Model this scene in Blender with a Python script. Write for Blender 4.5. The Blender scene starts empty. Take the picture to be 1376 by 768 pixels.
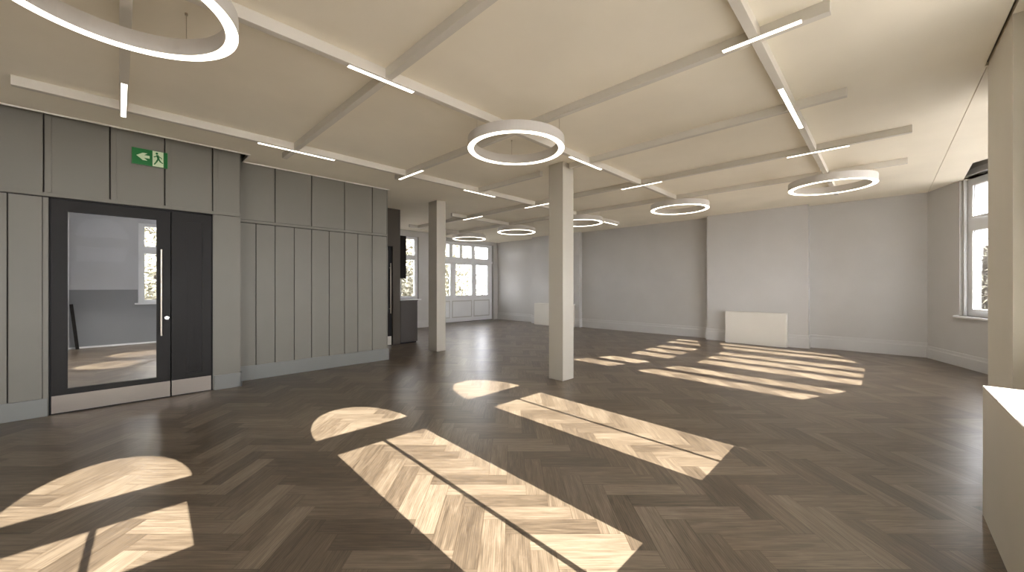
import bpy, bmesh, math, random
from mathutils import Vector, Matrix
random.seed(7)
C = bpy.context.scene.collection
R = math.radians

# ------------------------------------------------------------------ helpers
def tag(o, label=None, cat=None, group=None, kind=None):
    if label: o['label'] = label
    if cat: o['category'] = cat
    if group: o['group'] = group
    if kind: o['kind'] = kind
    return o

def empty(name, loc, rz=0.0):
    o = bpy.data.objects.new(name, None)
    o.empty_display_size = 0.2
    C.objects.link(o)
    o.location = loc
    o.rotation_euler = (0, 0, rz)
    return o

def link(name, bm, mat, parent=None, smooth=False):
    me = bpy.data.meshes.new(name)
    bmesh.ops.recalc_face_normals(bm, faces=bm.faces[:])
    bm.to_mesh(me)
    bm.free()
    if smooth:
        for p in me.polygons: p.use_smooth = True
    if mat: me.materials.append(mat)
    o = bpy.data.objects.new(name, me)
    C.objects.link(o)
    if parent: o.parent = parent
    return o

def box(bm, x0, x1, y0, y1, z0, z1, bev=0.0):
    vs = [bm.verts.new(p) for p in ((x0,y0,z0),(x1,y0,z0),(x1,y1,z0),(x0,y1,z0),(x0,y0,z1),(x1,y0,z1),(x1,y1,z1),(x0,y1,z1))]
    fs = [bm.faces.new([vs[i] for i in f]) for f in ((0,3,2,1),(4,5,6,7),(0,1,5,4),(1,2,6,5),(2,3,7,6),(3,0,4,7))]
    if bev > 0:
        es = list({e for f in fs for e in f.edges})
        bmesh.ops.bevel(bm, geom=es, offset=bev, segments=2, affect='EDGES', profile=0.5)

def boxobj(name, dims, mat, parent=None, bev=0.0):
    bm = bmesh.new()
    box(bm, *dims, bev=bev)
    return link(name, bm, mat, parent)

def prism(bm, pts, z0, z1):
    lo = [bm.verts.new((x, y, z0)) for x, y in pts]
    hi = [bm.verts.new((x, y, z1)) for x, y in pts]
    n = len(pts)
    bm.faces.new(lo[::-1]); bm.faces.new(hi)
    for i in range(n):
        bm.faces.new((lo[i], lo[(i+1) % n], hi[(i+1) % n], hi[i]))

def cyl(bm, a, b, r, n=12):
    a, b = Vector(a), Vector(b)
    d = (b - a)
    q = d.to_track_quat('Z', 'Y').to_matrix()
    ra, rb = [], []
    for i in range(n):
        t = 2*math.pi*i/n
        v = q @ Vector((r*math.cos(t), r*math.sin(t), 0))
        ra.append(bm.verts.new(a + v)); rb.append(bm.verts.new(b + v))
    bm.faces.new(ra[::-1]); bm.faces.new(rb)
    for i in range(n):
        bm.faces.new((ra[i], ra[(i+1) % n], rb[(i+1) % n], rb[i]))

def plate_mesh(name, outer, holes, th):
    """flat board with holes: 2D outline (u, v), thickness th towards +w"""
    cu = bpy.data.curves.new(name, 'CURVE')
    cu.dimensions = '2D'
    cu.fill_mode = 'BOTH'
    cu.extrude = th/2
    for poly in [outer] + list(holes):
        sp = cu.splines.new('POLY')
        sp.points.add(len(poly)-1)
        for i, (u, v) in enumerate(poly): sp.points[i].co = (u, v, 0, 1)
        sp.use_cyclic_u = True
    tmp = bpy.data.objects.new('tmp', cu)
    C.objects.link(tmp)
    dg = bpy.context.evaluated_depsgraph_get()
    me = bpy.data.meshes.new_from_object(tmp.evaluated_get(dg))
    bpy.data.objects.remove(tmp)
    bpy.data.curves.remove(cu)
    return me

def plate(name, outer, holes, th, mat, org=(0,0,0), ang=0.0, parent=None, horizontal=False):
    """vertical board: u runs along direction ang, v is up, w (thickness) runs to the LEFT of u.
    horizontal=True: u,v are x,y and the thickness goes up"""
    me = plate_mesh(name, outer, holes, th)
    if horizontal:
        M = Matrix.Translation(Vector((0, 0, org[2] + th/2)))
    else:
        u = Vector((math.cos(ang), math.sin(ang), 0)); w = Vector((-math.sin(ang), math.cos(ang), 0))
        M = Matrix(((u.x, 0, w.x, 0), (u.y, 0, w.y, 0), (0, 1, 0, 0), (0, 0, 0, 1)))
        M = Matrix.Translation(Vector(org)) @ M @ Matrix.Translation((0, 0, th/2))
    me.transform(M)
    if M.determinant() < 0: me.flip_normals()
    bm = bmesh.new(); bm.from_mesh(me)
    bmesh.ops.remove_doubles(bm, verts=bm.verts[:], dist=1e-5)
    bmesh.ops.recalc_face_normals(bm, faces=bm.faces[:])
    bm.to_mesh(me); bm.free()
    me.materials.clear(); me.materials.append(mat)
    for p in me.polygons: p.use_smooth = False
    o = bpy.data.objects.new(name, me)
    C.objects.link(o)
    if parent: o.parent = parent
    return o

def rect(u0, u1, v0, v1): return [(u0, v0), (u1, v0), (u1, v1), (u0, v1)]

def lunette(cx, base, r, h, n=28):
    return [(cx + r*math.cos(t), base + h*math.sin(t)) for t in [math.pi*i/n for i in range(n+1)]]

def offset_path(path, d):
    out = []
    n = len(path)
    for i in range(n):
        ns = []
        for a, b in ((i-1, i), (i, i+1)):
            if a < 0 or b >= n: continue
            dx, dy = path[b][0]-path[a][0], path[b][1]-path[a][1]
            L = math.hypot(dx, dy)
            ns.append((-dy/L, dx/L))
        if len(ns) == 1: m = ns[0]; k = 1
        else:
            m = (ns[0][0]+ns[1][0], ns[0][1]+ns[1][1])
            k = 2/(m[0]**2+m[1]**2) 
        out.append((path[i][0]+m[0]*d*k, path[i][1]+m[1]*d*k))
    return out

def skirting(name, path, h, th, mat, parent=None):
    """moulded baseboard along a path, growing to the LEFT of it"""
    bm = bmesh.new()
    prof = [(0, 0), (th, 0), (th, h*0.72), (th*0.92, h*0.74), (th*0.62, h*0.80), (th*0.58, h*0.97), (th*0.4, h), (0, h)]
    rings = []
    offs = [offset_path(path, p[0] + 0.0005) for p in prof]
    for i in range(len(path)):
        rings.append([bm.verts.new((offs[k][i][0], offs[k][i][1], prof[k][1])) for k in range(len(prof))])
    for i in range(len(path)-1):
        for k in range(len(prof)):
            k2 = (k+1) % len(prof)
            bm.faces.new((rings[i][k], rings[i+1][k], rings[i+1][k2], rings[i][k2]))
    bm.faces.new(rings[0]); bm.faces.new(rings[-1][::-1])
    return link(name, bm, mat, parent)

def copy_tree(o, parent=None):
    c = o.copy()
    C.objects.link(c)
    if parent: c.parent = parent
    for ch in list(o.children): copy_tree(ch, c)
    return c

# ------------------------------------------------------------------ materials
def nodes(name):
    m = bpy.data.materials.new(name)
    m.use_nodes = True
    nt = m.node_tree
    return m, nt, nt.nodes['Principled BSDF']

def paint(name, col, rough=0.6, var=0.03, scale=1.6, bump=0.02, spec=0.35):
    m, nt, b = nodes(name)
    tc = nt.nodes.new('ShaderNodeTexCoord')
    n = nt.nodes.new('ShaderNodeTexNoise'); n.inputs['Scale'].default_value = scale; n.inputs['Detail'].default_value = 4
    nt.links.new(tc.outputs['Object'], n.inputs['Vector'])
    r = nt.nodes.new('ShaderNodeValToRGB')
    r.color_ramp.elements[0].position = 0.3; r.color_ramp.elements[1].position = 0.7
    r.color_ramp.elements[0].color = (*[c*(1-var) for c in col], 1)
    r.color_ramp.elements[1].color = (*[min(1, c*(1+var)) for c in col], 1)
    nt.links.new(n.outputs['Fac'], r.inputs['Fac'])
    nt.links.new(r.outputs['Color'], b.inputs['Base Color'])
    n2 = nt.nodes.new('ShaderNodeTexNoise'); n2.inputs['Scale'].default_value = 220
    nt.links.new(tc.outputs['Object'], n2.inputs['Vector'])
    bp = nt.nodes.new('ShaderNodeBump'); bp.inputs['Strength'].default_value = bump; bp.inputs['Distance'].default_value = 0.002
    nt.links.new(n2.outputs['Fac'], bp.inputs['Height'])
    nt.links.new(bp.outputs['Normal'], b.inputs['Normal'])
    b.inputs['Roughness'].default_value = rough
    b.inputs['Specular IOR Level'].default_value = spec
    return m

def metal(name, col, rough):
    m, nt, b = nodes(name)
    b.inputs['Metallic'].default_value = 1
    b.inputs['Base Color'].default_value = (*col, 1)
    tc = nt.nodes.new('ShaderNodeTexCoord')
    mp = nt.nodes.new('ShaderNodeMapping'); mp.inputs['Scale'].default_value = (3, 3, 160)
    n = nt.nodes.new('ShaderNodeTexNoise'); n.inputs['Scale'].default_value = 3
    nt.links.new(tc.outputs['Object'], mp.inputs['Vector']); nt.links.new(mp.outputs['Vector'], n.inputs['Vector'])
    mr = nt.nodes.new('ShaderNodeMapRange'); mr.inputs['To Min'].default_value = rough*0.75; mr.inputs['To Max'].default_value = rough*1.3
    nt.links.new(n.outputs['Fac'], mr.inputs['Value']); nt.links.new(mr.outputs['Result'], b.inputs['Roughness'])
    return m

def emit(name, col, s):
    m = bpy.data.materials.new(name); m.use_nodes = True
    nt = m.node_tree; nt.nodes.clear()
    e = nt.nodes.new('ShaderNodeEmission'); e.inputs['Color'].default_value = (*col, 1); e.inputs['Strength'].default_value = s
    o = nt.nodes.new('ShaderNodeOutputMaterial'); nt.links.new(e.outputs[0], o.inputs[0])
    return m

def glass(name, refl=1.0, tint=(1, 1, 1)):
    m = bpy.data.materials.new(name); m.use_nodes = True
    nt = m.node_tree; nt.nodes.clear()
    t = nt.nodes.new('ShaderNodeBsdfTransparent'); t.inputs['Color'].default_value = (*tint, 1)
    g = nt.nodes.new('ShaderNodeBsdfGlossy'); g.inputs['Roughness'].default_value = 0.0
    f = nt.nodes.new('ShaderNodeFresnel'); f.inputs['IOR'].default_value = 1.5
    mu = nt.nodes.new('ShaderNodeMath'); mu.operation = 'MULTIPLY'; mu.inputs[1].default_value = refl; mu.use_clamp = True
    nt.links.new(f.outputs[0], mu.inputs[0])
    mx = nt.nodes.new('ShaderNodeMixShader')
    nt.links.new(mu.outputs[0], mx.inputs['Fac']); nt.links.new(t.outputs[0], mx.inputs[1]); nt.links.new(g.outputs[0], mx.inputs[2])
    o = nt.nodes.new('ShaderNodeOutputMaterial'); nt.links.new(mx.outputs[0], o.inputs[0])
    return m

YAW = R(44.24)           # the view (and the floor boards) run at this angle to the room's walls

def herringbone():
    m, nt, b = nodes('oak_herringbone')
    N, L = nt.nodes, nt.links
    W, n = 0.125, 4.0
    def M(op, a, b2=None, c=None, clamp=False):
        x = N.new('ShaderNodeMath'); x.operation = op; x.use_clamp = clamp
        for i, v in enumerate((a, b2, c)):
            if v is None: continue
            if isinstance(v, (int, float)): x.inputs[i].default_value = v
            else: L.new(v, x.inputs[i])
        return x.outputs[0]
    tc = N.new('ShaderNodeTexCoord')
    sp = N.new('ShaderNodeSeparateXYZ'); L.new(tc.outputs['Object'], sp.inputs[0])
    X, Y = sp.outputs['X'], sp.outputs['Y']
    sa, ca = math.sin(YAW), math.cos(YAW)
    r = M('SUBTRACT', M('MULTIPLY', X, sa), M('MULTIPLY', Y, ca))
    d = M('ADD', M('MULTIPLY', X, ca), M('MULTIPLY', Y, sa))
    # phase: one board has its near left corner at r = .215, d = 2.257
    p = M('DIVIDE', M('ADD', r, -0.215 + 100*W*1.0), W)
    q = M('DIVIDE', M('ADD', d, -2.257 + 100*W*1.0), W)
    i, j = M('FLOOR', p), M('FLOOR', q)
    s = M('FLOORED_MODULO', M('ADD', M('ADD', i, j), 0.0), 2*n)  # 200 = 25*8, phase kept
    isH = M('GREATER_THAN', s, n - 0.5)
    t = M('SUBTRACT', s, n)
    # vertical boards
    vid_y = M('SUBTRACT', j, s)
    vu = M('SUBTRACT', q, vid_y); vv = M('SUBTRACT', p, i)
    hid_x = M('SUBTRACT', i, t)
    hu = M('SUBTRACT', p, hid_x); hv = M('SUBTRACT', q, j)
    def mix(a, c): # a if vertical else c
        return M('ADD', M('MULTIPLY', a, M('SUBTRACT', 1.0, isH)), M('MULTIPLY', c, isH))
    u = mix(vu, hu); v = mix(vv, hv)
    idx = mix(i, hid_x); idy = mix(vid_y, j)
    cid = N.new('ShaderNodeCombineXYZ'); L.new(idx, cid.inputs[0]); L.new(idy, cid.inputs[1]); L.new(M('MULTIPLY', isH, 7.3), cid.inputs[2])
    wn = N.new('ShaderNodeTexWhiteNoise'); wn.noise_dimensions = '3D'; L.new(cid.outputs[0], wn.inputs['Vector'])
    rs = N.new('ShaderNodeSeparateColor'); L.new(wn.outputs['Color'], rs.inputs[0])
    # grain coordinates
    gc = N.new('ShaderNodeCombineXYZ')
    L.new(M('MULTIPLY_ADD', u, 0.35, M('MULTIPLY', rs.outputs[0], 91.0)), gc.inputs[0])
    L.new(M('MULTIPLY_ADD', v, 3.2, M('MULTIPLY', rs.outputs[1], 57.0)), gc.inputs[1])
    n1 = N.new('ShaderNodeTexNoise'); n1.inputs['Scale'].default_value = 1.5; n1.inputs['Detail'].default_value = 5; n1.inputs['Roughness'].default_value = 0.6; n1.inputs['Distortion'].default_value = 0.9
    L.new(gc.outputs[0], n1.inputs['Vector'])
    gf = N.new('ShaderNodeCombineXYZ')
    L.new(M('MULTIPLY_ADD', u, 0.5, M('MULTIPLY', rs.outputs[0], 91.0)), gf.inputs[0])
    L.new(M('MULTIPLY_ADD', v, 13.0, M('MULTIPLY', rs.outputs[1], 57.0)), gf.inputs[1])
    n2 = N.new('ShaderNodeTexNoise'); n2.inputs['Scale'].default_value = 1.0; n2.inputs['Detail'].default_value = 3; n2.inputs['Distortion'].default_value = 0.3
    L.new(gf.outputs[0], n2.inputs['Vector'])
    # wide cathedral rings
    wv = N.new('ShaderNodeTexWave'); wv.wave_type = 'BANDS'; wv.bands_direction = 'Y'; wv.inputs['Scale'].default_value = 1.1; wv.inputs['Distortion'].default_value = 6.0
    wv.inputs['Detail'].default_value = 2; wv.inputs['Detail Scale'].default_value = 0.6
    L.new(gc.outputs[0], wv.inputs['Vector'])
    def spread(x, lo, hi):
        y = N.new('ShaderNodeMapRange'); y.inputs['From Min'].default_value = lo; y.inputs['From Max'].default_value = hi
        L.new(x, y.inputs['Value']); return y.outputs['Result']
    tone = M('ADD', M('MULTIPLY', rs.outputs[2], 0.38), M('ADD', M('MULTIPLY', spread(n1.outputs['Fac'], 0.3, 0.7), 0.34), M('ADD', M('MULTIPLY', spread(n2.outputs['Fac'], 0.2, 0.8), 0.16), M('MULTIPLY', wv.outputs['Fac'], 0.12))))
    cr = N.new('ShaderNodeValToRGB')
    e = cr.color_ramp.elements
    e[0].position = 0.22; e[0].color = (0.062, 0.045, 0.030, 1)
    e[1].position = 0.95; e[1].color = (0.265, 0.216, 0.156, 1)
    k = e.new(0.5); k.color = (0.128, 0.096, 0.065, 1)
    k = e.new(0.72); k.color = (0.195, 0.154, 0.109, 1)
    L.new(tone, cr.inputs['Fac'])
    # knots
    # joint lines
    eu = M('MINIMUM', u, M('SUBTRACT', n, u)); ev = M('MINIMUM', v, M('SUBTRACT', 1.0, v))
    ed = M('MINIMUM', eu, ev)
    gap = N.new('ShaderNodeMapRange'); gap.inputs['From Min'].default_value = 0.004; gap.inputs['From Max'].default_value = 0.020
    L.new(ed, gap.inputs['Value'])
    mx = N.new('ShaderNodeMix'); mx.data_type = 'RGBA'
    L.new(gap.outputs['Result'], mx.inputs['Factor'])
    dk = N.new('ShaderNodeMix'); dk.data_type = 'RGBA'; dk.blend_type = 'MULTIPLY'; dk.inputs['Factor'].default_value = 1
    L.new(cr.outputs['Color'], dk.inputs['A']); dk.inputs['B'].default_value = (0.55, 0.48, 0.42, 1)
    L.new(dk.outputs['Result'], mx.inputs['A'])
    L.new(cr.outputs['Color'], mx.inputs['B'])
    gl = N.new('ShaderNodeCombineXYZ')
    L.new(M('MULTIPLY_ADD', u, 0.45, M('MULTIPLY', rs.outputs[1], 71.0)), gl.inputs[0])
    L.new(M('MULTIPLY_ADD', v, 22.0, M('MULTIPLY', rs.outputs[0], 33.0)), gl.inputs[1])
    n3 = N.new('ShaderNodeTexNoise'); n3.inputs['Scale'].default_value = 1.0; n3.inputs['Detail'].default_value = 2; n3.inputs['Distortion'].default_value = 0.4
    L.new(gl.outputs[0], n3.inputs['Vector'])
    g3 = N.new('ShaderNodeMapRange'); g3.inputs['From Min'].default_value = 0.30; g3.inputs['From Max'].default_value = 0.46
    g3.inputs['To Min'].default_value = 0.62; g3.inputs['To Max'].default_value = 1.0
    L.new(n3.outputs['Fac'], g3.inputs['Value'])
    pore = N.new('ShaderNodeMix'); pore.data_type = 'RGBA'; pore.blend_type = 'MULTIPLY'; pore.inputs['Factor'].default_value = 1
    L.new(mx.outputs['Result'], pore.inputs['A'])
    cg = N.new('ShaderNodeCombineColor')
    for k in range(3): L.new(g3.outputs['Result'], cg.inputs[k])
    L.new(cg.outputs[0], pore.inputs['B'])
    L.new(pore.outputs['Result'], b.inputs['Base Color'])
    rr = N.new('ShaderNodeMapRange'); rr.inputs['To Min'].default_value = 0.26; rr.inputs['To Max'].default_value = 0.38
    L.new(n2.outputs['Fac'], rr.inputs['Value']); L.new(rr.outputs['Result'], b.inputs['Roughness'])
    h = M('ADD', M('MULTIPLY', gap.outputs['Result'], 0.5), M('MULTIPLY', n2.outputs['Fac'], 0.35))
    bp = N.new('ShaderNodeBump'); bp.inputs['Strength'].default_value = 0.12; bp.inputs['Distance'].default_value = 0.002
    L.new(h, bp.inputs['Height']); L.new(bp.outputs['Normal'], b.inputs['Normal'])
    b.inputs['Specular IOR Level'].default_value = 0.80
    return m

M_floor = herringbone()
M_ceil = paint('ceiling_paint', (0.91, 0.86, 0.735), 0.8)
M_batten = paint('batten_shaded_paint', (0.69, 0.66, 0.59), 0.7)  # ceiling paint made darker, stands for shade on the batten faces
M_bead = paint('ceiling_bead', (0.85, 0.83, 0.78), 0.6)
M_wall = paint('pale_grey_wall', (0.56, 0.548, 0.525), 0.7)
M_skirt = paint('grey_white_skirting', (0.60, 0.59, 0.572), 0.45)
M_panel = paint('grey_green_panelling', (0.205, 0.196, 0.166), 0.5)
M_panel_low = paint('grey_panelling_plinth', (0.215, 0.219, 0.207), 0.5)
M_groove = paint('panel_backing', (0.05, 0.047, 0.042), 0.8)
M_col = paint('column_paint', (0.49, 0.46, 0.39), 0.6)
M_pier = paint('pier_paint', (0.74, 0.70, 0.60), 0.6)
M_white = paint('window_white', (0.82, 0.83, 0.84), 0.4)
M_cover = paint('cover_white', (0.73, 0.70, 0.63), 0.5)
M_door = paint('charcoal_door', (0.017, 0.0155, 0.014), 0.5, 0.08, spec=0.22)
M_black = paint('black_gap', (0.01, 0.01, 0.01), 0.7)
M_brown = paint('dark_brown_lacquer', (0.010, 0.008, 0.006), 0.6, spec=0.12)
M_unit = paint('taupe_unit', (0.068, 0.060, 0.054), 0.6)
M_taupe_wall = paint('taupe_wall', (0.085, 0.072, 0.057), 0.6)
M_steel = metal('brushed_steel', (0.27, 0.235, 0.20), 0.40)
M_satin = metal('satin_handle', (0.62, 0.56, 0.46), 0.35)
M_green = paint('sign_green', (0.010, 0.16, 0.035), 0.35, 0.02)
M_pale = paint('sign_pale', (0.62, 0.75, 0.50), 0.4, 0.02)
M_signedge = paint('sign_edge', (0.10, 0.22, 0.10), 0.4)
M_light = emit('lamp_diffuser', (1.0, 0.90, 0.74), 5.5)
M_down = emit('downlight_lens', (1.0, 0.95, 0.85), 6.0)
M_glass = glass('window_glass', 0.6)
M_doorglass = glass('door_glass', 0.04)
M_lobby = paint('lobby_grey', (0.52, 0.53, 0.55), 0.6)
M_dado = paint('lobby_dado', (0.26, 0.27, 0.285), 0.6)
M_lobby_white = paint('lobby_white', (0.8, 0.8, 0.8), 0.6)
M_slab = paint('slab_shade_dark', (0.10, 0.09, 0.08), 0.9)  # dark tone stands in for the shade above the ceiling edge
M_bark = paint('bark', (0.05, 0.042, 0.034), 0.9, 0.2, 6)
M_ground = paint('outside_ground', (0.24, 0.215, 0.19), 0.9, 0.3, 0.6)

def leaf_mat(name, c1, c2):
    m, nt, b = nodes(name)
    g = nt.nodes.new('ShaderNodeNewGeometry')
    r = nt.nodes.new('ShaderNodeValToRGB'); r.color_ramp.elements[0].color = (*c1, 1); r.color_ramp.elements[1].color = (*c2, 1)
    nt.links.new(g.outputs['Random Per Island'], r.inputs['Fac']); nt.links.new(r.outputs['Color'], b.inputs['Base Color'])
    b.inputs['Roughness'].default_value = 0.6
    return m
M_leaf = leaf_mat('pale_leaves', (0.12, 0.115, 0.075), (0.30, 0.28, 0.20))

# ------------------------------------------------------------------ floor, ground, ceiling
H = 3.0
fl = boxobj('floor', (-8.2, 11.0, -1.9, 12.4, -0.12, 0.0), M_floor)
tag(fl, 'oak herringbone parquet floor with long sunlit window patches', 'floor', kind='structure')
gr = boxobj('ground', (-40, 60, -60, 60, -3.4, -3.2), M_ground)
tag(gr, 'pale brown ground outside the building below the windows', 'ground', kind='structure')

CX_BAY = 7.43
def bay_in(x):   # inner face of the canted bay walls
    xr = x if x > CX_BAY else 2*CX_BAY - x
    return -0.58 - 0.4145*(10.2 - xr)
def bay_outer(d):
    pts = [(4.70, bay_in(4.70)), (2*CX_BAY-8.366, -1.34), (8.366, -1.34), (10.27, -0.551)]
    o = offset_path(pts, -d)
    return [(4.70, -0.815), (4.70, o[0][1])] + o[1:3] + [(10.45, bay_in(10.2) - d + 0.1)]
outer = [(-8.2, -0.815)] + bay_outer(0.13) + [(10.9, -0.50), (10.9, 11.6), (3.32, 11.6), (3.32, 6.275), (1.17, 6.275), (1.17, 5.885), (-8.2, 5.885)]
holes = [[(4.70, -0.566), (10.24, -0.566), (10.24, -0.572), (4.70, -0.572)],
         [(-0.5, -0.556), (4.68, -0.556), (4.68, -0.574), (-0.5, -0.574)],
         [(9.42, -0.905), (8.24, -0.875), (8.05, -1.03), (8.05, -1.60), (9.62, -1.60)]]
ce = plate('ceiling', outer, holes, 0.03, M_ceil, (0, 0, H), horizontal=True)
tag(ce, 'warm white plaster ceiling crossed by thin battens', 'ceiling', kind='structure')
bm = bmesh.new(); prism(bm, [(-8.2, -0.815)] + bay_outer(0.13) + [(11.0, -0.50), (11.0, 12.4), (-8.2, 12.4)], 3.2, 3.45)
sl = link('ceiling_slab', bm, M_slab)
tag(sl, 'slab coloured dark as shade above the ceiling edge and blind pocket', 'ceiling', kind='structure')
# light bead that finishes the ceiling edge over the panelling
bm = bmesh.new()
box(bm, -8.0, 1.17, 5.870, 5.888, 2.988, 3.012)
box(bm, 1.17, 1.185, 5.870, 6.27, 2.988, 3.012)
box(bm, 1.17, 3.33, 6.262, 6.280, 2.988, 3.012)
tag(link('trim_1', bm, M_bead), 'thin pale bead along the ceiling edge above the panelling', 'trim', kind='structure')

# battens: along X at given y, along Y at given x
BW, BZ = 0.055, 2.92
runs = [('x', 0.585, -2.5, 8.95), ('x', 2.79, -2.5, 8.0), ('x', 5.03, -0.61, 9.25), ('x', 7.20, 5.40, 8.1), ('x', 9.36, 5.58, 8.3),
        ('y', 0.0, -0.2, 5.15), ('y', 1.45, -0.2, 5.50), ('y', 2.93, 0.23, 5.35), ('y', 4.33, 0.23, 3.12), ('y', 4.33, 3.64, 5.2),
        ('y', 5.83, -0.21, 9.4), ('y', 7.27, -0.22, 10.0)]
blabels = ['ceiling batten running lengthwise nearest the window side', 'long ceiling batten running lengthwise down the middle of the room',
           'long ceiling batten running lengthwise beside the grey panelling', 'short ceiling batten beyond the far column over the panel wall line', 'shortest ceiling batten next to the far garden windows',
           'crosswise ceiling batten through the biggest ring light by the door', 'crosswise ceiling batten between the door ring and the middle ring',
           'crosswise ceiling batten through the ring in front of the column', 'crosswise ceiling batten from the window side to the pale column',
           'short crosswise ceiling batten behind the pale column', 'crosswise ceiling batten with four light strips on it', 'crosswise ceiling batten farthest away carrying five rings']
for k, (ax, c, a, b_) in enumerate(runs):
    e = 0.0006*(k % 5)
    if ax == 'x': d = (a, b_, c, c+BW, BZ+e, H)
    else: d = (c, c+BW, a, b_, BZ+0.004+e, H)
    tag(boxobj('trim_%d' % (k+2), d, M_batten, bev=0.002), blabels[k], 'ceiling batten', kind='structure')

# ------------------------------------------------------------------ walls
T = 3.2
# back wall with its two chimney breasts
back_path = [(10.25, -0.60), (10.25, 1.14), (10.0, 1.14), (10.0, 3.10), (10.25, 3.10), (10.25, 6.88), (10.10, 6.88), (10.10, 8.85), (10.42, 8.85), (10.42, 11.05)]
bm = bmesh.new()
prism(bm, back_path + [(10.8, 11.05), (10.8, -0.60)], 0, T)
tag(link('wall_back', bm, M_wall), 'pale grey end wall with two shallow chimney breasts', 'wall', kind='structure')
sk = skirting('baseboard_back', back_path, 0.27, 0.022, M_skirt)
tag(sk, 'tall pale skirting board along the chimney breast wall', 'baseboard', kind='structure')

def wall_plate(name, p0, p1, th, holes, mat, label, z1=T):
    """inner face runs p0 -> p1, thickness to the right-hand side of that direction"""
    dx, dy = p1[0]-p0[0], p1[1]-p0[1]
    Lg = math.hypot(dx, dy); ang = math.atan2(dy, dx)
    o = plate(name, rect(0, Lg, 0, z1), holes, th, mat, (p0[0] + math.sin(ang)*th, p0[1] - math.cos(ang)*th, 0), ang)
    tag(o, label, 'wall', kind='structure')
    return o, ang, Lg

WT = 0.14
SILL, LG0, LG1, UG0, UG1 = 0.82, 0.937, 2.17, 2.40, 2.88
def window_unit(name, p0, ang, u0, u1, z0, z1, lights, depth, label, fth=0.036, sill=True, inset=0.0, arch=None, beads=True):
    """frame board with glazed lights; inner wall face starts at p0 and runs along ang; outward is to the right of ang.
       depth = distance from inner wall face to the glass plane"""
    n = Vector((math.sin(ang), -math.cos(ang), 0))
    org = Vector((p0[0], p0[1], 0)) + n*(depth + fth/2)
    w = empty(name, (0, 0, 0)); tag(w, label, 'window', kind='structure')
    plate('frame', rect(u0+0.001, u1-0.001, z0, z1), lights, fth, M_white, org, ang, w)
    # sash: a slimmer inner surround for each light
    if beads:
        for h in lights:
            us = [q[0] for q in h]; vs = [q[1] for q in h]
            cu, cv = (min(us)+max(us))/2, (min(vs)+max(vs))/2
            grow = [(q[0] + (0.035 if q[0] > cu else -0.035)*min(1, abs(q[0]-cu)/((max(us)-min(us))/2)), q[1] + (0.035 if q[1] > cv else -0.035)*min(1, abs(q[1]-cv)/((max(vs)-min(vs))/2))) for q in h]
            plate('sash', grow, [h], 0.016, M_white, org - n*(fth + 0.0155) , ang, w)
    for h in lights:
        plate('glass_pane', [(q[0], q[1]) for q in h], [], 0.006, M_glass, org - n*(fth/2), ang, w)
    if sill:
        bm = bmesh.new()
        box(bm, u0-0.06, u1+0.06, -depth, 0.05, z0-0.035, z0, bev=0.006)
        s = link('window_sill', bm, M_white, w)
        s.rotation_euler = (0, 0, ang); s.location = (p0[0], p0[1], 0)
    return w

# --- main bay (bay 1): canted right wall, centre, canted left wall ; path runs with the room on its left
A1 = (4.70, bay_in(4.70)); A2 = (2*CX_BAY-8.366, -1.34); A3 = (8.366, -1.34); A4 = (10.27, -0.551)
pR, pC, pL = (A3, A4), (A2, A3), (A1, A2)
def u_of(p0, ang, x, depth):   # distance along the wall whose glass-plane point has this x
    n = (math.sin(ang), -math.cos(ang))
    return (x - (p0[0] + n[0]*depth))/math.cos(ang)
# canted wall towards the corner (the one seen in the picture)
DEP = 0.12
angR = math.atan2(A4[1]-A3[1], A4[0]-A3[0])
uR = lambda x: u_of(A3, angR, x, DEP)
h0, h1 = uR(8.45), uR(9.548)
wall_plate('wall_right_bay_cant', A3, A4, WT+0.02, [rect(h0, h1, SILL, 3.12)], M_wall, 'pale grey canted bay wall beside the corner with one tall window')
window_unit('window_1', A3, angR, h0, h1, SILL, 3.12, [rect(uR(8.59), uR(8.94), LG0, LG1), rect(uR(9.12), uR(9.40), LG0, LG1), rect(uR(8.59), uR(8.94), UG0, UG1), rect(uR(9.12), uR(9.40), UG0, UG1)], DEP,
            'tall white casement window in the canted bay wall half hidden by the pier')
# centre wall
angC = 0.0
uC = lambda x: x - A2[0]
wall_plate('wall_right_bay_middle', A2, A3, WT+0.02, [rect(uC(6.60), uC(8.24), SILL, 3.05)], M_wall, 'middle wall of the bay hidden behind the pier')
cl = [(6.69, 7.05), (7.25, 7.61), (7.81, 8.14)]
window_unit('window_2', A2, angC, uC(6.60), uC(8.24), SILL, 3.05, [rect(uC(a), uC(b), z0, z1) for a, b in cl for z0, z1 in ((LG0, LG1), (UG0, UG1))], DEP,
            'triple casement window in the middle of the bay behind the pier')
angL = math.atan2(A2[1]-A1[1], A2[0]-A1[0])
uL = lambda x: u_of(A1, angL, x, DEP)
g0, g1 = uL(5.24), uL(6.33)
wall_plate('wall_right_bay_return', A1, A2, WT+0.02, [rect(g0, g1, SILL, 3.05)], M_wall, 'canted bay wall next to the pier')
window_unit('window_3', A1, angL, g0, g1, SILL, 3.05, [rect(uL(a), uL(b), z0, z1) for a, b in ((5.36, 5.71), (5.87, 6.21)) for z0, z1 in ((LG0, LG1), (UG0, UG1))], DEP,
            'casement window in the canted bay wall next to the pier')
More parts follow.
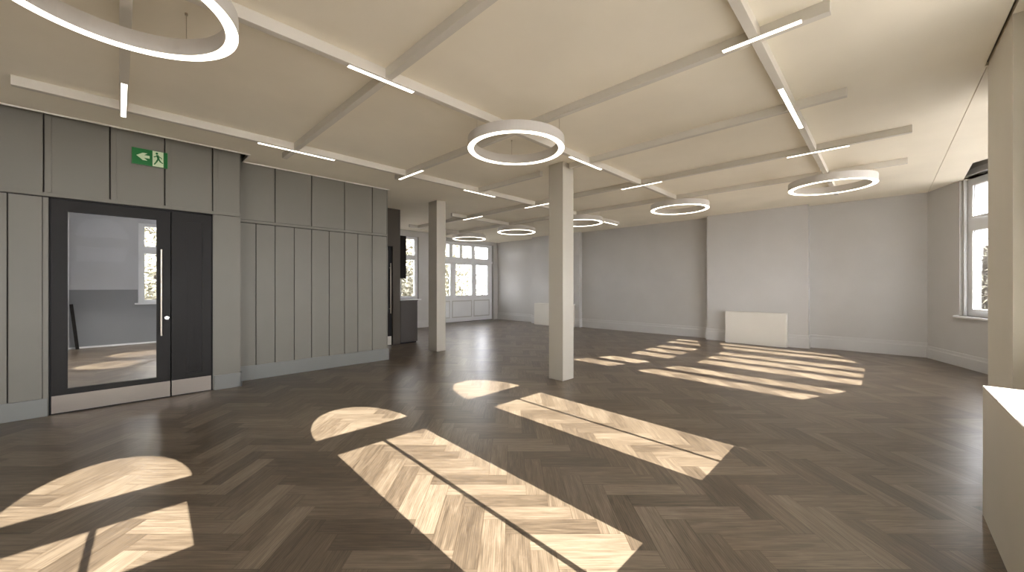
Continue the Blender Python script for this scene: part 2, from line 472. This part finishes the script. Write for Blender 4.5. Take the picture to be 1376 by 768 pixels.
# joints of the bay, outside filler posts
bm = bmesh.new()
prism(bm, [(A2[0]-0.16, A2[1]-0.02), (A2[0], A2[1]-0.001), (A2[0]+0.03, A2[1]-0.16), (A2[0]-0.1, A2[1]-0.16)], 0, T)
prism(bm, [(A3[0]-0.03, A3[1]-0.16), (A3[0], A3[1]-0.001), (A3[0]+0.16, A3[1]-0.02), (A3[0]+0.10, A3[1]-0.16)], 0, T)
tag(link('trim_20', bm, M_wall), 'corner posts of the bay windows', 'trim', kind='structure')
# white blind box over window 1 and the slim guide rail beside it
wb = empty('blind_box', (A3[0], A3[1], 0), angR)
tag(wb, 'slim white roller blind box in the dark pocket above the bay window', 'blind box')
bm = bmesh.new(); box(bm, h0+0.02, h1-0.005, -0.066, -0.005, 3.030, 3.140, bev=0.004); link('casing', bm, M_white, wb)
bm = bmesh.new(); box(bm, h1-0.052, h1-0.032, -0.06, -0.03, 0.83, 3.036, bev=0.003); link('guide_rail', bm, M_white, wb)

sk = skirting('baseboard_right', [(4.70, -0.62), A2, A3, (10.23, -0.568)], 0.22, 0.022, M_skirt)
tag(sk, 'pale skirting board running round the bay', 'baseboard', kind='structure')

# --- pier and the arched window wall (bay 2)
bm = bmesh.new()
prism(bm, [(3.90, -0.95), (4.70, -0.95), (4.70, -0.575), (3.90, -0.575)], 0, 3.2)
tag(link('wall_right_pier', bm, M_pier), 'beige pier between the bay and the arched windows', 'wall', kind='structure')
holes, centres = [], []
for cx, z0 in ((-0.27, 1.80), (1.39, 0.76), (3.035, 0.76), (-1.93, 0.76), (-3.59, 0.76), (-5.25, 0.76)):  # last three windows are unseen, added to brighten the rear end of the room
    holes.append(rect(cx-0.47, cx+0.47, z0, 2.36) [:2] + [(cx+0.47, 2.38)] + lunette(cx, 2.40, 0.47, 0.47)[0:] + [(cx-0.47, 2.38)])
    centres.append((cx, z0))
x0w = -8.2
hs = [[(u - x0w, v) for u, v in h] for h in holes]
wall_plate('wall_right', (x0w, -0.68), (3.92, -0.68), WT, hs, M_wall, 'grey wall with the arched windows behind the white radiator cover')
wl = ['arched window beside the camera side end of the radiator cover', 'arched window above the middle of the radiator cover', 'arched window above the far end of the radiator cover nearest the pier', 'added unseen arched window just behind the camera', 'added unseen arched window second behind the camera', 'added unseen arched window nearest the rear wall behind the camera']
for k, (cx, z0) in enumerate(centres):
    b0 = 1.85 if z0 > 1 else 0.80
    li = [rect(cx-0.39, cx-0.015, b0, 2.20), rect(cx+0.015, cx+0.385, b0, 2.20), lunette(cx, 2.40, 0.43, 0.44)]
    li = [[(u - x0w, v) for u, v in h] for h in li]
    w = empty('window_%d' % (k+4 if k < 3 else k+7), (0, 0, 0)); tag(w, wl[k], 'window', kind='structure')
    oh = hs[k]
    cxx = cx - x0w
    fo = [(cxx + (u-cxx)*0.998, v) for u, v in oh]
    plate('frame', fo, li, 0.05, M_white, (x0w, -0.805, 0), 0, w)
    for h in li: plate('glass_pane', h, [], 0.006, M_glass, (x0w, -0.783, 0), 0, w)
    bm = bmesh.new(); box(bm, cx-0.46, cx+0.46, -0.755, -0.675, z0+0.0005, z0+0.02, bev=0.004); link('window_sill', bm, M_white, w)

# unseen rear wall behind the camera, set deep and dark to cut bounce light
tag(boxobj('wall_rear', (-8.2, -8.0, -0.68, 6.0, 0, T), M_panel), 'unseen grey green wall far behind the camera, kept dark to cut bounce light', 'wall', kind='structure')

# --- panelled left wall, two planes: y = 6.0 (with the double door) and y = 6.3
DX0, DX1, DZ = -0.495, 0.815, 2.195
wl_ = plate('wall_left', rect(-8.2, 1.10, 0, T), [rect(DX0, DX1, 0.0, DZ)] if False else [[(DX0, 0.001), (DX1, 0.001), (DX1, DZ), (DX0, DZ)]], 0.13, M_groove, (0, 6.02, 0), 0)
tag(wl_, 'grey green panelled wall around the charcoal double door', 'wall', kind='structure')
G = 0.006
def panels(name_parent, y, upper, lower, xs, xe, zsplit, skip=None, ztop=T):
    for k in range(len(upper)-1):
        a, b_ = upper[k], upper[k+1]
        bm = bmesh.new(); box(bm, a+G, b_-G, y, y+0.02, zsplit+0.05, ztop, bev=0.0015); link('upper_panel', bm, M_panel, name_parent)
    for k in range(len(lower)-1):
        a, b_ = lower[k], lower[k+1]
        if skip and a >= skip[0]-0.01 and b_ <= skip[1]+0.01: continue
        bm = bmesh.new(); box(bm, a+G*0.8, b_-G*0.8, y, y+0.02, 0.0, zsplit, bev=0.0015); link('lower_panel', bm, M_panel, name_parent)
panels(wl_, 6.0, [-8.0, -7.1, -6.2, -5.3, -4.4, -3.5, -2.6, -1.9, -1.25, -0.525, -0.07, 0.37, 0.812, 1.10], [-8.0, -7.1, -6.2, -5.3, -4.4, -3.9, -3.5, -3.0, -2.5, -2.0, -1.5, -1.15, -0.745], -8, 1.1, 2.185)
panels(wl_, 6.0, [], [-0.745, -0.53], -4, 1.1, 2.185)
bm = bmesh.new(); box(bm, -0.53, DX0, 5.997, 6.02, 0, 2.185); box(bm, DX1, 1.10, 5.999, 6.02, 0, 2.192)
box(bm, -8.0, 1.10, 5.994, 6.02, 2.197, 2.235, bev=0.002); link('rail', bm, M_panel, wl_)
# stiles that give the upper panels their framed look
bm = bmesh.new()
for x in (-0.525, -0.07, 0.37, 0.812):
    box(bm, x+0.006, x+0.05, 5.991, 6.0, 2.235, T, bev=0.002)
link('stile', bm, M_panel, wl_)
bm = bmesh.new(); box(bm, -8.0, -0.50, 5.985, 6.0, 0, 0.18, bev=0.003); box(bm, 0.825, 1.113, 5.985, 6.0, 0, 0.18, bev=0.003)
box(bm, 1.10, 1.115, 5.985, 6.285, 0, 0.18)
tag(link('baseboard_left', bm, M_panel_low), 'grey plinth board either side of the charcoal double door', 'baseboard', kind='structure')
w2 = boxobj('wall_left_far', (1.10, 3.30, 6.32, 6.45, 0, T), M_groove)
tag(w2, 'grey panelled wall of narrow tall panels between door and far column', 'wall', kind='structure')
panels(w2, 6.30, [1.10, 1.57, 2.06, 2.56, 3.03, 3.30], [1.10, 1.335, 1.57, 1.82, 2.06, 2.32, 2.56, 2.78, 3.03, 3.30], 1.1, 3.3, 2.165)
bm = bmesh.new(); box(bm, 1.10, 3.30, 6.290, 6.32, 2.175, 2.21, bev=0.002); link('rail', bm, M_panel, w2)
bm = bmesh.new(); box(bm, 1.06, 1.10, 6.02, 6.32, 0, T); box(bm, 3.30, 3.315, 6.30, 7.80, 0, T); box(bm, 3.2, 3.30, 6.45, 7.80, 0, T); link('return_panel', bm, M_panel, w2)
bm = bmesh.new(); box(bm, 1.115, 3.315, 6.285, 6.30, 0, 0.20, bev=0.003); box(bm, 3.315, 3.33, 6.285, 7.75, 0, 0.20)
tag(link('baseboard_left_far', bm, M_panel_low), 'pale grey plinth board under the narrow tall panels', 'baseboard', kind='structure')

# --- double door in the panelled wall
d1 = empty('door_1', (0, 0, 0)); tag(d1, 'charcoal double door with large glass pane and steel kick plates', 'door', kind='structure')
bm = bmesh.new()
box(bm, DX0+0.001, DX0+0.012, 6.012, 6.12, 0, DZ-0.001); box(bm, DX1-0.012, DX1-0.001, 6.012, 6.12, 0, DZ-0.001); box(bm, DX0+0.001, DX1-0.001, 6.012, 6.12, DZ-0.015, DZ-0.001)
link('door_frame', bm, M_black, d1)
leaf = plate('door_leaf', rect(DX0+0.016, 0.419, 0.008, DZ-0.02), [rect(-0.37, 0.30, 0.245, 2.065)], 0.05, M_door, (0, 6.005, 0), 0, d1)
plate('glass_pane', rect(-0.369, 0.299, 0.246, 2.064), [], 0.008, M_doorglass, (0, 6.026, 0), 0, leaf)
bm = bmesh.new(); box(bm, DX0+0.018, 0.417, 6.001, 6.0052, 0.012, 0.188); link('kick_plate', bm, M_steel, leaf)
bm = bmesh.new(); cyl(bm, (0.337, 5.945, 0.73), (0.337, 5.945, 1.72), 0.0105, 16); hd = link('pull_handle', bm, M_satin, leaf, smooth=False)
bm = bmesh.new(); cyl(bm, (0.337, 5.945, 0.80), (0.337, 6.006, 0.80), 0.007); cyl(bm, (0.337, 5.945, 1.65), (0.337, 6.006, 1.65), 0.007); link('standoff', bm, M_satin, leaf)
bm = bmesh.new(); cyl(bm, (0.388, 5.996, 0.93), (0.388, 6.006, 0.93), 0.021, 24); cyl(bm, (0.388, 5.993, 0.93), (0.388, 5.997, 0.93), 0.011, 16); link('lock_cylinder', bm, metal('lock_steel', (0.9, 0.9, 0.88), 0.2), leaf)
bm = bmesh.new(); box(bm, 0.387, 0.389, 5.9915, 5.9932, 0.924, 0.936); link('keyhole', bm, M_black, leaf)
bm = bmesh.new(); box(bm, 0.405, 0.445, 6.056, 6.07, 0.008, DZ-0.02); link('gap_backing_strip', bm, M_black, d1)  # added strip behind the leaf gap, stops lobby light showing through
leaf2 = plate('door_leaf', rect(0.429, DX1-0.016, 0.008, DZ-0.02), [rect(0.566, 0.714, 0.255, 2.068)], 0.05, M_door, (0, 6.005, 0), 0, d1)
bm = bmesh.new(); box(bm, 0.567, 0.713, 6.012, 6.03, 0.256, 2.067); link('inset_panel', bm, M_door, leaf2)
bm = bmesh.new()
for x in (0.595, 0.640, 0.685): box(bm, x-0.001, x+0.001, 6.0108, 6.0121, 0.26, 2.06)
link('groove', bm, M_black, leaf2)
bm = bmesh.new(); box(bm, 0.431, DX1-0.018, 6.001, 6.0052, 0.012, 0.188); link('kick_plate', bm, M_steel, leaf2)

# --- lobby behind the glass
LX0, LX1, LY = -0.72, 0.97, 12.0
tag(boxobj('wall_lobby_left', (LX0-0.12, LX0, 6.15, LY, 0, T), M_lobby_white), 'white lobby wall seen through the door glass', 'wall', kind='structure')
tag(boxobj('wall_lobby_right', (LX1, LX1+0.08, 6.15, LY, 0, T), M_lobby), 'grey lobby side wall hidden behind the closed door leaf', 'wall', kind='structure')
lw = plate('wall_lobby_back', rect(-1.0, 1.3, 0, T), [rect(0.30, 0.94, 0.92, 2.72)], 0.14, M_lobby, (0, LY, 0), 0)
tag(lw, 'grey lobby end wall seen through the door glass', 'wall', kind='structure')
bm = bmesh.new(); box(bm, LX0, 0.29, LY-0.012, LY, 0, 1.22); box(bm, 0.29, LX1, LY-0.012, LY, 0, 0.90); link('dado', bm, M_dado, lw)
bm = bmesh.new(); box(bm, LX0, LX1, LY-0.022, LY-0.012, 0, 0.035); link('bottom_bead', bm, M_white, lw)
window_unit('window_9', (1.3, LY), math.pi, 1.3-0.94, 1.3-0.30, 0.92, 2.72, [rect(1.3-0.90, 1.3-0.40, 0.99, 2.03), rect(1.3-0.90, 1.3-0.40, 2.20, 2.64)], 0.05, 'small white window at the end of the lobby behind the door glass')
tag(boxobj('ceiling_lobby', (LX0-0.1, LX1+0.1, 6.15, LY+0.1, 2.84, 2.9), M_lobby_white), 'lobby ceiling behind the double door', 'ceiling', kind='structure')
# dark board leaning on the lobby wall
bm = bmesh.new()
prism(bm, [(0, -0.02), (0.05, -0.02), (0.05, 0.02), (0, 0.02)], 0, 0.93)
o = link('leaning_board', bm, M_door); o.location = (-0.622, 11.86, 0.0); o.rotation_euler = (0, R(-5.2), 0)
tag(o, 'dark narrow board leaning against the white lobby wall behind the glass', 'board')
dl = empty('downlight', (0.14, 11.7, 2.839)); tag(dl, 'small round downlight in the lobby ceiling behind the door glass', 'downlight')
bm = bmesh.new(); cyl(bm, (0, 0, -0.012), (0, 0, 0), 0.06, 24); link('rim', bm, M_white, dl)
bm = bmesh.new(); cyl(bm, (0, 0, -0.016), (0, 0, -0.0121), 0.045, 24); link('lens', bm, M_down, dl)

# --- far recess: short taupe wall with a dark door, low unit and dark wall cabinet
tw = plate('wall_far_left', rect(3.30, 4.38, 0, T), [rect(3.52, 4.20, 0.001, 2.17)], 0.15, M_taupe_wall, (0, 7.75, 0), 0)
tag(tw, 'narrow taupe wall with a black door beyond the panelling', 'wall', kind='structure')
d2 = empty('door_2', (0, 0, 0)); tag(d2, 'black door with slim vertical handle beyond the panelling', 'door', kind='structure')
boxobj('door_frame', (3.521, 4.199, 7.80, 7.86, 0.0, 2.168), M_black, d2)
lf = boxobj('door_leaf', (3.56, 4.11, 7.785, 7.80, 0.02, 2.08), M_unit, d2)
boxobj('lower_panel', (3.56, 4.13, 7.77, 7.785, 0.205, 0.73), M_door, d2)
boxobj('kick_plate', (3.56, 4.17, 7.76, 7.77, 0.012, 0.20), M_cover, d2)
bm = bmesh.new(); cyl(bm, (4.15, 7.75, 0.70), (4.15, 7.75, 1.80), 0.008); cyl(bm, (4.15, 7.75, 0.8), (4.15, 7.8, 0.8), 0.006); cyl(bm, (4.15, 7.75, 1.7), (4.15, 7.8, 1.7), 0.006); link('pull_handle', bm, M_satin, d2)
bu = empty('base_cabinet', (4.39, 7.75, 0)); tag(bu, 'low taupe cabinet standing beside the narrow taupe wall', 'cabinet')
bm = bmesh.new(); box(bm, 0, 0.43, 0, 0.5, 0.03, 0.955, bev=0.003); link('body', bm, M_unit, bu)
bm = bmesh.new(); box(bm, 0.004, 0.41, 0.02, 0.48, 0.0, 0.03); link('plinth', bm, M_black, bu)
bm = bmesh.new(); box(bm, 0, 0.44, -0.008, 0.505, 0.955, 0.975, bev=0.003); link('worktop', bm, M_unit, bu)
hc = empty('wall_cabinet', (4.38, 7.75, 1.47)); tag(hc, 'tall dark brown wall cabinet hanging in front of the narrow window', 'wall cabinet')
bm = bmesh.new(); box(bm, 0.001, 0.155, 0.01, 0.16, 0, 0.96, bev=0.003); link('body', bm, M_brown, hc)
bm = bmesh.new(); box(bm, 0.006, 0.150, 0.0, 0.0098, 0.006, 0.954, bev=0.002); link('cabinet_door', bm, M_brown, hc)
tag(boxobj('wall_far_side', (4.15, 4.30, 7.90, 10.4, 0, T), M_wall), 'side wall of the far room behind the taupe wall', 'wall', kind='structure')

# --- far end walls
pw = plate('wall_end', rect(4.15, 7.45, 0, T), [rect(5.25, 6.52, 0.90, 2.82)], 0.14, M_wall, (0, 10.4, 0), 0)
tag(pw, 'pale wall with the narrow window at the far end', 'wall', kind='structure')
ln = 7.45
window_unit('window_7', (ln, 10.4), math.pi, ln-6.52, ln-5.25, 0.90, 2.82, [rect(ln-6.40, ln-5.94, 0.99, 2.10), rect(ln-6.40, ln-5.94, 2.25, 2.74), rect(ln-5.83, ln-5.37, 0.99, 2.10), rect(ln-5.83, ln-5.37, 2.25, 2.74)], 0.10,
            'narrow white window partly hidden behind the dark wall cabinet')
tag(boxobj('wall_end_return', (7.31, 7.45, 10.54, 11.2, 0, T), M_wall), 'short return beside the far garden doors', 'wall', kind='structure')
sk = skirting('baseboard_end', [(7.31, 10.4), (4.3, 10.4)], 0.22, 0.02, M_skirt)
tag(sk, 'pale skirting board under the narrow far window', 'baseboard', kind='structure')
# glazed garden doors
gd = empty('window_8', (0, 0, 0)); tag(gd, 'wide white glazed screen with upper lights and panelled bottom at the far end', 'window', kind='structure')
gx0, gx1 = 7.46, 10.16
gl = [(7.56, 7.98 if False else 7.80), (7.88, 8.17), (8.41, 9.16), (9.37, 9.95)]
gu = [(7.56, 7.80), (7.92, 8.13), (8.26, 8.59), (8.70, 9.15), (9.30, 9.97)]
hl = [rect(a, b, 0.96, 2.08) for a, b in gl] + [rect(a, b, 2.33, 2.77) for a, b in gu]
plate('frame', rect(gx0, gx1, 0.01, 2.87), hl, 0.06, M_white, (0, 11.0, 0), 0, gd)
for h in hl: plate('glass_pane', h, [], 0.006, M_glass, (0, 11.027, 0), 0, gd)
bm = bmesh.new()
for a, b_ in ((7.56, 8.15), (8.24, 9.15), (9.24, 10.03)):
    for (x0, x1, z0, z1) in ((a, b_, 0.74, 0.78), (a, b_, 0.16, 0.20), (a, a+0.03, 0.2, 0.74), (b_-0.03, b_, 0.2, 0.74)):
        box(bm, x0, x1, 10.985, 11.0, z0, z1, bev=0.002)
link('moulding', bm, M_skirt, gd)
bm = bmesh.new(); box(bm, gx0, gx1, 10.96, 11.0, 2.16, 2.24, bev=0.004); link('transom', bm, M_white, gd)
bm = bmesh.new(); box(bm, gx0, gx1, 10.97, 11.06, 0.0, 0.012); link('threshold', bm, M_door, gd)
bm = bmesh.new(); box(bm, 7.45, 10.42, 10.98, 11.14, 2.87, T); box(bm, 10.20, 10.42, 10.93, 11.14, 0, 2.87)
tag(link('wall_end_head', bm, M_wall), 'wall above and beside the far garden screen', 'wall', kind='structure')
boxobj('shadow_gap', (10.16, 10.20, 11.04, 11.14, 0, 2.87), M_unit, gd)

# ------------------------------------------------------------------ columns
def column(pts, label):
    bm = bmesh.new(); x0, x1, y0, y1 = pts
    box(bm, x0, x1, y0, y1, 0, H, bev=0.004)
    tag(link('column', bm, M_col), label, 'column', kind='structure')
column((4.225, 4.475, 3.145, 3.39), 'square beige column in front of the long grey wall, nearer of the two')
column((4.385, 4.60, 6.35, 6.64), 'square column beside the grey panelling, farther of the two')

# ------------------------------------------------------------------ radiator covers
def cover(loc, dims, label, name='radiator_cover'):
    o = empty(name, loc); tag(o, label, 'radiator cover')
    sx, sy, sz = dims
    bm = bmesh.new(); box(bm, 0.0, sx, 0.0, sy, 0.0, sz-0.018, bev=0.003); link('casing', bm, M_cover, o)
    bm = bmesh.new(); box(bm, -0.001, sx+0.001, -0.001, sy+0.001, sz-0.0175, sz, bev=0.003); link('top_board', bm, M_cover, o)
    return o
cover((0.35, -0.675, 0.0), (3.075, 0.275, 0.735), 'long white radiator cover under the arched windows with sun on its top')
cover((9.82, 1.48, 0), (0.155, 1.17, 0.715), 'low white radiator cover against the chimney breast beside the sun stripes')
cover((9.85, 7.02, 0), (0.225, 1.52, 0.72), 'pale radiator cover at the far end partly hidden behind the beige column')

# ------------------------------------------------------------------ ring pendants
def ring_mesh(bm, ro, ri, z0, z1, n=96):
    rows = []
    for i in range(n):
        t = 2*math.pi*i/n; c, s = math.cos(t), math.sin(t)
        rows.append([bm.verts.new((ro*c, ro*s, z0)), bm.verts.new((ro*c, ro*s, z1)), bm.verts.new((ri*c, ri*s, z1)), bm.verts.new((ri*c, ri*s, z0))])
    for i in range(n):
        a, b_ = rows[i], rows[(i+1) % n]
        for k in range(4):
            bm.faces.new((a[k], b_[k], b_[(k+1) % 4], a[(k+1) % 4]))
M_ring = paint('ring_housing', (0.62, 0.59, 0.545), 0.5)
def make_ring():
    o = empty('ring_pendant_light', (0, 0, 0))
    bm = bmesh.new(); ring_mesh(bm, 0.500, 0.440, 0.0, 0.10); link('housing', bm, M_ring, o)
    bm = bmesh.new(); ring_mesh(bm, 0.499, 0.441, -0.002, -0.0002); link('diffuser', bm, M_light, o)
    for k in range(3):
        t = 2*math.pi*k/3 + 0.87
        bm = bmesh.new(); x, y = 0.47*math.cos(t), 0.47*math.sin(t)
        cyl(bm, (x, y, 0.1), (x, y, 0.279), 0.0018, 6); cyl(bm, (x, y, 0.265), (x, y, 0.279), 0.008, 10); cyl(bm, (x, y, 0.1), (x, y, 0.108), 0.006, 10)
        link('suspension_wire', bm, M_satin, o)
    return o
ring0 = make_ring()
rings = [((-0.011, 2.758), 'largest looking glowing ring pendant, above the double door end'),
         ((2.888, 2.754), 'glowing ring pendant hanging just in front of the beige column'),
         ((7.27, 2.735), 'glowing ring pendant in front of the wall recess beside the chimney breast'),
         ((7.152, 0.553), 'glowing ring pendant nearest the bay window'),
         ((7.27, 4.93), 'glowing ring pendant half hidden behind the beige column'),
         ((7.33, 6.974), 'glowing ring pendant between beige column and garden screen'),
         ((7.385, 8.998), 'smallest looking glowing ring pendant right before the garden screen')]
for k, ((x, y), lb) in enumerate(rings):
    o = ring0 if k == 0 else copy_tree(ring0)
    o.location = (x, y, 2.72)
    tag(o, lb, 'pendant light', 'ring pendants under the ceiling grid')

# ------------------------------------------------------------------ linear light strips under the battens
def strip(a, b_, label):
    (x0, y0), (x1, y1) = a, b_
    L_ = math.hypot(x1-x0, y1-y0)
    o = empty('linear_light', ((x0+x1)/2, (y0+y1)/2, BZ), math.atan2(y1-y0, x1-x0))
    tag(o, label, 'light strip', 'light strips under the ceiling battens')
    bm = bmesh.new(); box(bm, -L_/2, L_/2, -0.019, 0.019, -0.008, -0.0005); link('strip_housing', bm, M_ring, o)  # slim housing of the light strip, no separate rail
    bm = bmesh.new(); box(bm, -L_/2+0.002, L_/2-0.002, -0.0175, 0.0175, -0.0105, -0.0082, bev=0.0004); link('diffuser', bm, M_light, o)
strip((0.028, 4.35), (0.028, 5.20), 'light strip pointing at the panelling above the double door')
strip((1.09, 5.06), (1.93, 5.06), 'light strip parallel to the panelling near the exit sign')
strip((1.17, 2.815), (1.71, 2.815), 'light strip between the door ring and the ring by the beige column')
strip((2.958, 4.62), (2.958, 5.26), 'light strip pointing at the end of the panelling')
strip((4.04, 5.06), (4.75, 5.06), 'light strip in front of the farther column')
strip((3.92, 2.815), (4.66, 2.815), 'light strip just beyond the top of the beige column')
strip((2.90, 0.36), (2.90, 0.80), 'brightest light strip high near the window side')
strip((3.78, 0.61), (4.86, 0.61), 'light strip pointing along the room above the arched window side')
strip((5.858, 0.29), (5.858, 0.88), 'light strip before the ring nearest the bay window')
strip((5.858, 2.47), (5.858, 3.15), 'light strip before the ring of the wall recess')
strip((5.858, 4.67), (5.858, 5.33), 'light strip touching the beige column at its door side')
strip((5.858, 6.66), (5.858, 7.36), 'light strip farthest over the panelled side, past the dark column')
strip((8.52, 5.06), (9.18, 5.06), 'short light strip next to the half hidden ring by the grey recess')

cs = empty('ceiling_sensor', (8.55, 0.62, H-0.001)); tag(cs, 'tiny white ceiling sensor behind the ring nearest the bay window', 'sensor')
bm = bmesh.new(); cyl(bm, (0, 0, -0.03), (0, 0, 0), 0.035, 20); link('body', bm, M_white, cs)
bm = bmesh.new(); cyl(bm, (0, 0, -0.038), (0, 0, -0.0301), 0.018, 16); link('lens', bm, M_bead, cs)

# ------------------------------------------------------------------ exit sign
sg = empty('exit_sign', (0.245, 6.0, 2.752)); tag(sg, 'green emergency exit sign with arrow and running figure above the door', 'exit sign')
bm = bmesh.new(); box(bm, -0.150, 0.150, -0.026, -0.010, -0.092, 0.092, bev=0.002); link('back_plate', bm, M_signedge, sg)
bm = bmesh.new(); box(bm, -0.145, 0.145, -0.0285, -0.0262, -0.087, 0.087); face = link('sign_face', bm, M_green, sg)
bm = bmesh.new(); box(bm, 0.020, 0.112, -0.0300, -0.0287, -0.087, 0.087); link('doorway_field', bm, M_pale, face)
def flat(name, polys, mat, y):
    bm = bmesh.new()
    for p in polys:
        a = [bm.verts.new((u, y, v)) for u, v in p]; b_ = [bm.verts.new((u, y-0.001, v)) for u, v in p]
        bm.faces.new(a); bm.faces.new(b_[::-1])
        for i in range(len(p)): bm.faces.new((a[i], a[(i+1) % len(p)], b_[(i+1) % len(p)], b_[i]))
    return link(name, bm, mat, face)
flat('arrow', [[(-0.112, 0.008), (-0.060, 0.045), (-0.022, 0.045), (-0.050, 0.020), (-0.004, 0.020), (-0.004, -0.010), (-0.050, -0.010), (-0.022, -0.037), (-0.060, -0.037)]], M_pale, -0.0287)
def seg(a, b_, w):
    dx, dy = b_[0]-a[0], b_[1]-a[1]; l = math.hypot(dx, dy); nx, ny = -dy/l*w/2, dx/l*w/2
    return [(a[0]+nx, a[1]+ny), (a[0]-nx, a[1]-ny), (b_[0]-nx, b_[1]-ny), (b_[0]+nx, b_[1]+ny)]
figs = [[(0.056+0.011*math.cos(t), 0.062+0.012*math.sin(t)) for t in [2*math.pi*i/14 for i in range(14)]],
        seg((0.060, 0.046), (0.070, 0.000), 0.020), seg((0.030, 0.018), (0.060, 0.036), 0.009), seg((0.060, 0.040), (0.090, 0.020), 0.009), seg((0.090, 0.022), (0.098, 0.008), 0.008),
        seg((0.068, 0.004), (0.052, -0.035), 0.014), seg((0.053, -0.032), (0.034, -0.066), 0.012), seg((0.070, 0.004), (0.088, -0.030), 0.014), seg((0.087, -0.028), (0.107, -0.040), 0.011)]
flat('running_figure', figs, M_green, -0.0302)

# ------------------------------------------------------------------ trees outside
def tree(x, y, h, r, n, label, lean=0.0):
    o = empty('tree', (x, y, -3.2)); tag(o, label, 'tree', 'trees outside the windows')
    bm = bmesh.new()
    pts = [(0, 0, 0), (0.1, 0.05, h*0.3), (-0.05+lean, 0.1, h*0.6), (0.05+lean, 0, h*0.95)]
    rad = [0.16, 0.12, 0.08, 0.02]
    for i in range(3): 
        cyl(bm, pts[i], pts[i+1], rad[i], 8)
    for i in range(16):
        z = h*random.uniform(0.25, 0.9); t = random.uniform(0, 6.28); l = r*random.uniform(0.5, 1.0)
        a = (0, 0.05, z); b_ = (l*math.cos(t), l*math.sin(t), z + l*random.uniform(0.3, 0.8))
        cyl(bm, a, b_, 0.025, 5)
        for q in range(3):
            t2 = t + random.uniform(-1, 1); m = 0.4+0.2*q
            p = [a[i]+(b_[i]-a[i])*m for i in range(3)]
            cyl(bm, p, (p[0]+0.5*r*math.cos(t2), p[1]+0.5*r*math.sin(t2), p[2]+0.4*r), 0.010, 4)
    link('trunk', bm, M_bark, o)
    bm = bmesh.new()
    for i in range(n):
        a = random.uniform(0, 6.283); c = random.uniform(-1, 1); rr = random.random()**0.45
        s = math.sqrt(1-c*c)
        lump = 1 + 0.25*math.sin(3*a)*math.cos(4*c)
        p = Vector((r*rr*s*math.cos(a)*lump, r*rr*s*math.sin(a)*lump, h*0.58 + h*0.44*rr*c))
        q = Matrix.Rotation(random.uniform(0, 6.28), 3, 'X') @ Matrix.Rotation(random.uniform(0, 6.28), 3, 'Z')
        w = random.uniform(0.035, 0.075); l = w*1.7
        vs = [bm.verts.new(p + q @ Vector(v)) for v in ((-l, 0, 0), (0, -w, 0.3*w), (l, 0, 0), (0, w, 0.3*w))]
        bm.faces.new(vs)
    me = bpy.data.meshes.new('foliage'); bm.to_mesh(me); bm.free(); me.materials.append(M_leaf)
    f = bpy.data.objects.new('foliage', me); C.objects.link(f); f.parent = o
tree(8.6, 15.2, 7.2, 1.5, 5200, 'pale leafy tree behind the narrow far window')
tree(12.1, 16.2, 7.8, 1.6, 5200, 'pale leafy tree behind the middle of the garden screen')
tree(15.4, 15.6, 6.6, 1.2, 3200, 'pale leafy tree at the beige column side of the garden screen')
tree(10.6, 20.0, 7.6, 2.0, 5200, 'pale leafy tree far back behind the garden screen')
tree(16.8, -2.05, 5.9, 1.7, 4600, 'pale leafy tree outside the bay window')
tree(0.9, 17.0, 7.6, 1.8, 4200, 'leafy tree outside the small lobby window')

# ------------------------------------------------------------------ light
sun = bpy.data.lights.new('sun', 'SUN'); sun.energy = 37.0; sun.angle = R(0.2); sun.color = (1.0, 0.96, 0.88)
so = bpy.data.objects.new('sun', sun); C.objects.link(so)
dirv = Vector((0.045, 1.0, -0.575*math.hypot(1, 0.045)))
so.rotation_euler = dirv.to_track_quat('-Z', 'Y').to_euler()

sp = bpy.data.lights.new('lobby_spot', 'SPOT'); sp.energy = 260; sp.spot_size = R(110); sp.spot_blend = 0.6; sp.color = (1, 0.96, 0.9); sp.shadow_soft_size = 0.045
spo = bpy.data.objects.new('lobby_spot', sp); C.objects.link(spo); spo.location = (0.14, 9.6, 2.80)
for k, (x, y) in enumerate(((-0.12, 9.15), (0.25, 10.25))):  # added lamps without fixtures, they draw sun-like patches on the lobby floor
    q = bpy.data.lights.new('added_floor_patch_spot', 'SPOT'); q.energy = 900; q.spot_size = R(17); q.spot_blend = 0.25; q.color = (1, 0.95, 0.85); q.shadow_soft_size = 0.02
    qo = bpy.data.objects.new('added_floor_patch_spot', q); C.objects.link(qo); qo.location = (x, y, 2.80)

world = bpy.data.worlds.new('World'); bpy.context.scene.world = world
world.use_nodes = True
nt = world.node_tree
bg = nt.nodes['Background']
bg.inputs['Color'].default_value = (0.93, 0.94, 1.0, 1)
bg.inputs['Strength'].default_value = 15.0

# ------------------------------------------------------------------ camera
cam = bpy.data.cameras.new('camera')
cam.sensor_width = 36; cam.lens = 514.0/1376*36; cam.clip_start = 0.02; cam.clip_end = 300
co = bpy.data.objects.new('camera', cam); C.objects.link(co)
co.location = (0, 0, 1.3); co.rotation_euler = (R(90), 0, YAW - R(90))
sc = bpy.context.scene
sc.camera = co
sc.view_settings.view_transform = 'Standard'
sc.view_settings.look = 'None'
sc.view_settings.gamma = 1
sc.view_settings.use_curve_mapping = False
sc.view_settings.exposure = 0.20
sc.cycles.max_bounces = 14
sc.cycles.diffuse_bounces = 8
sc.cycles.transparent_max_bounces = 16
sc.cycles.use_denoising = True
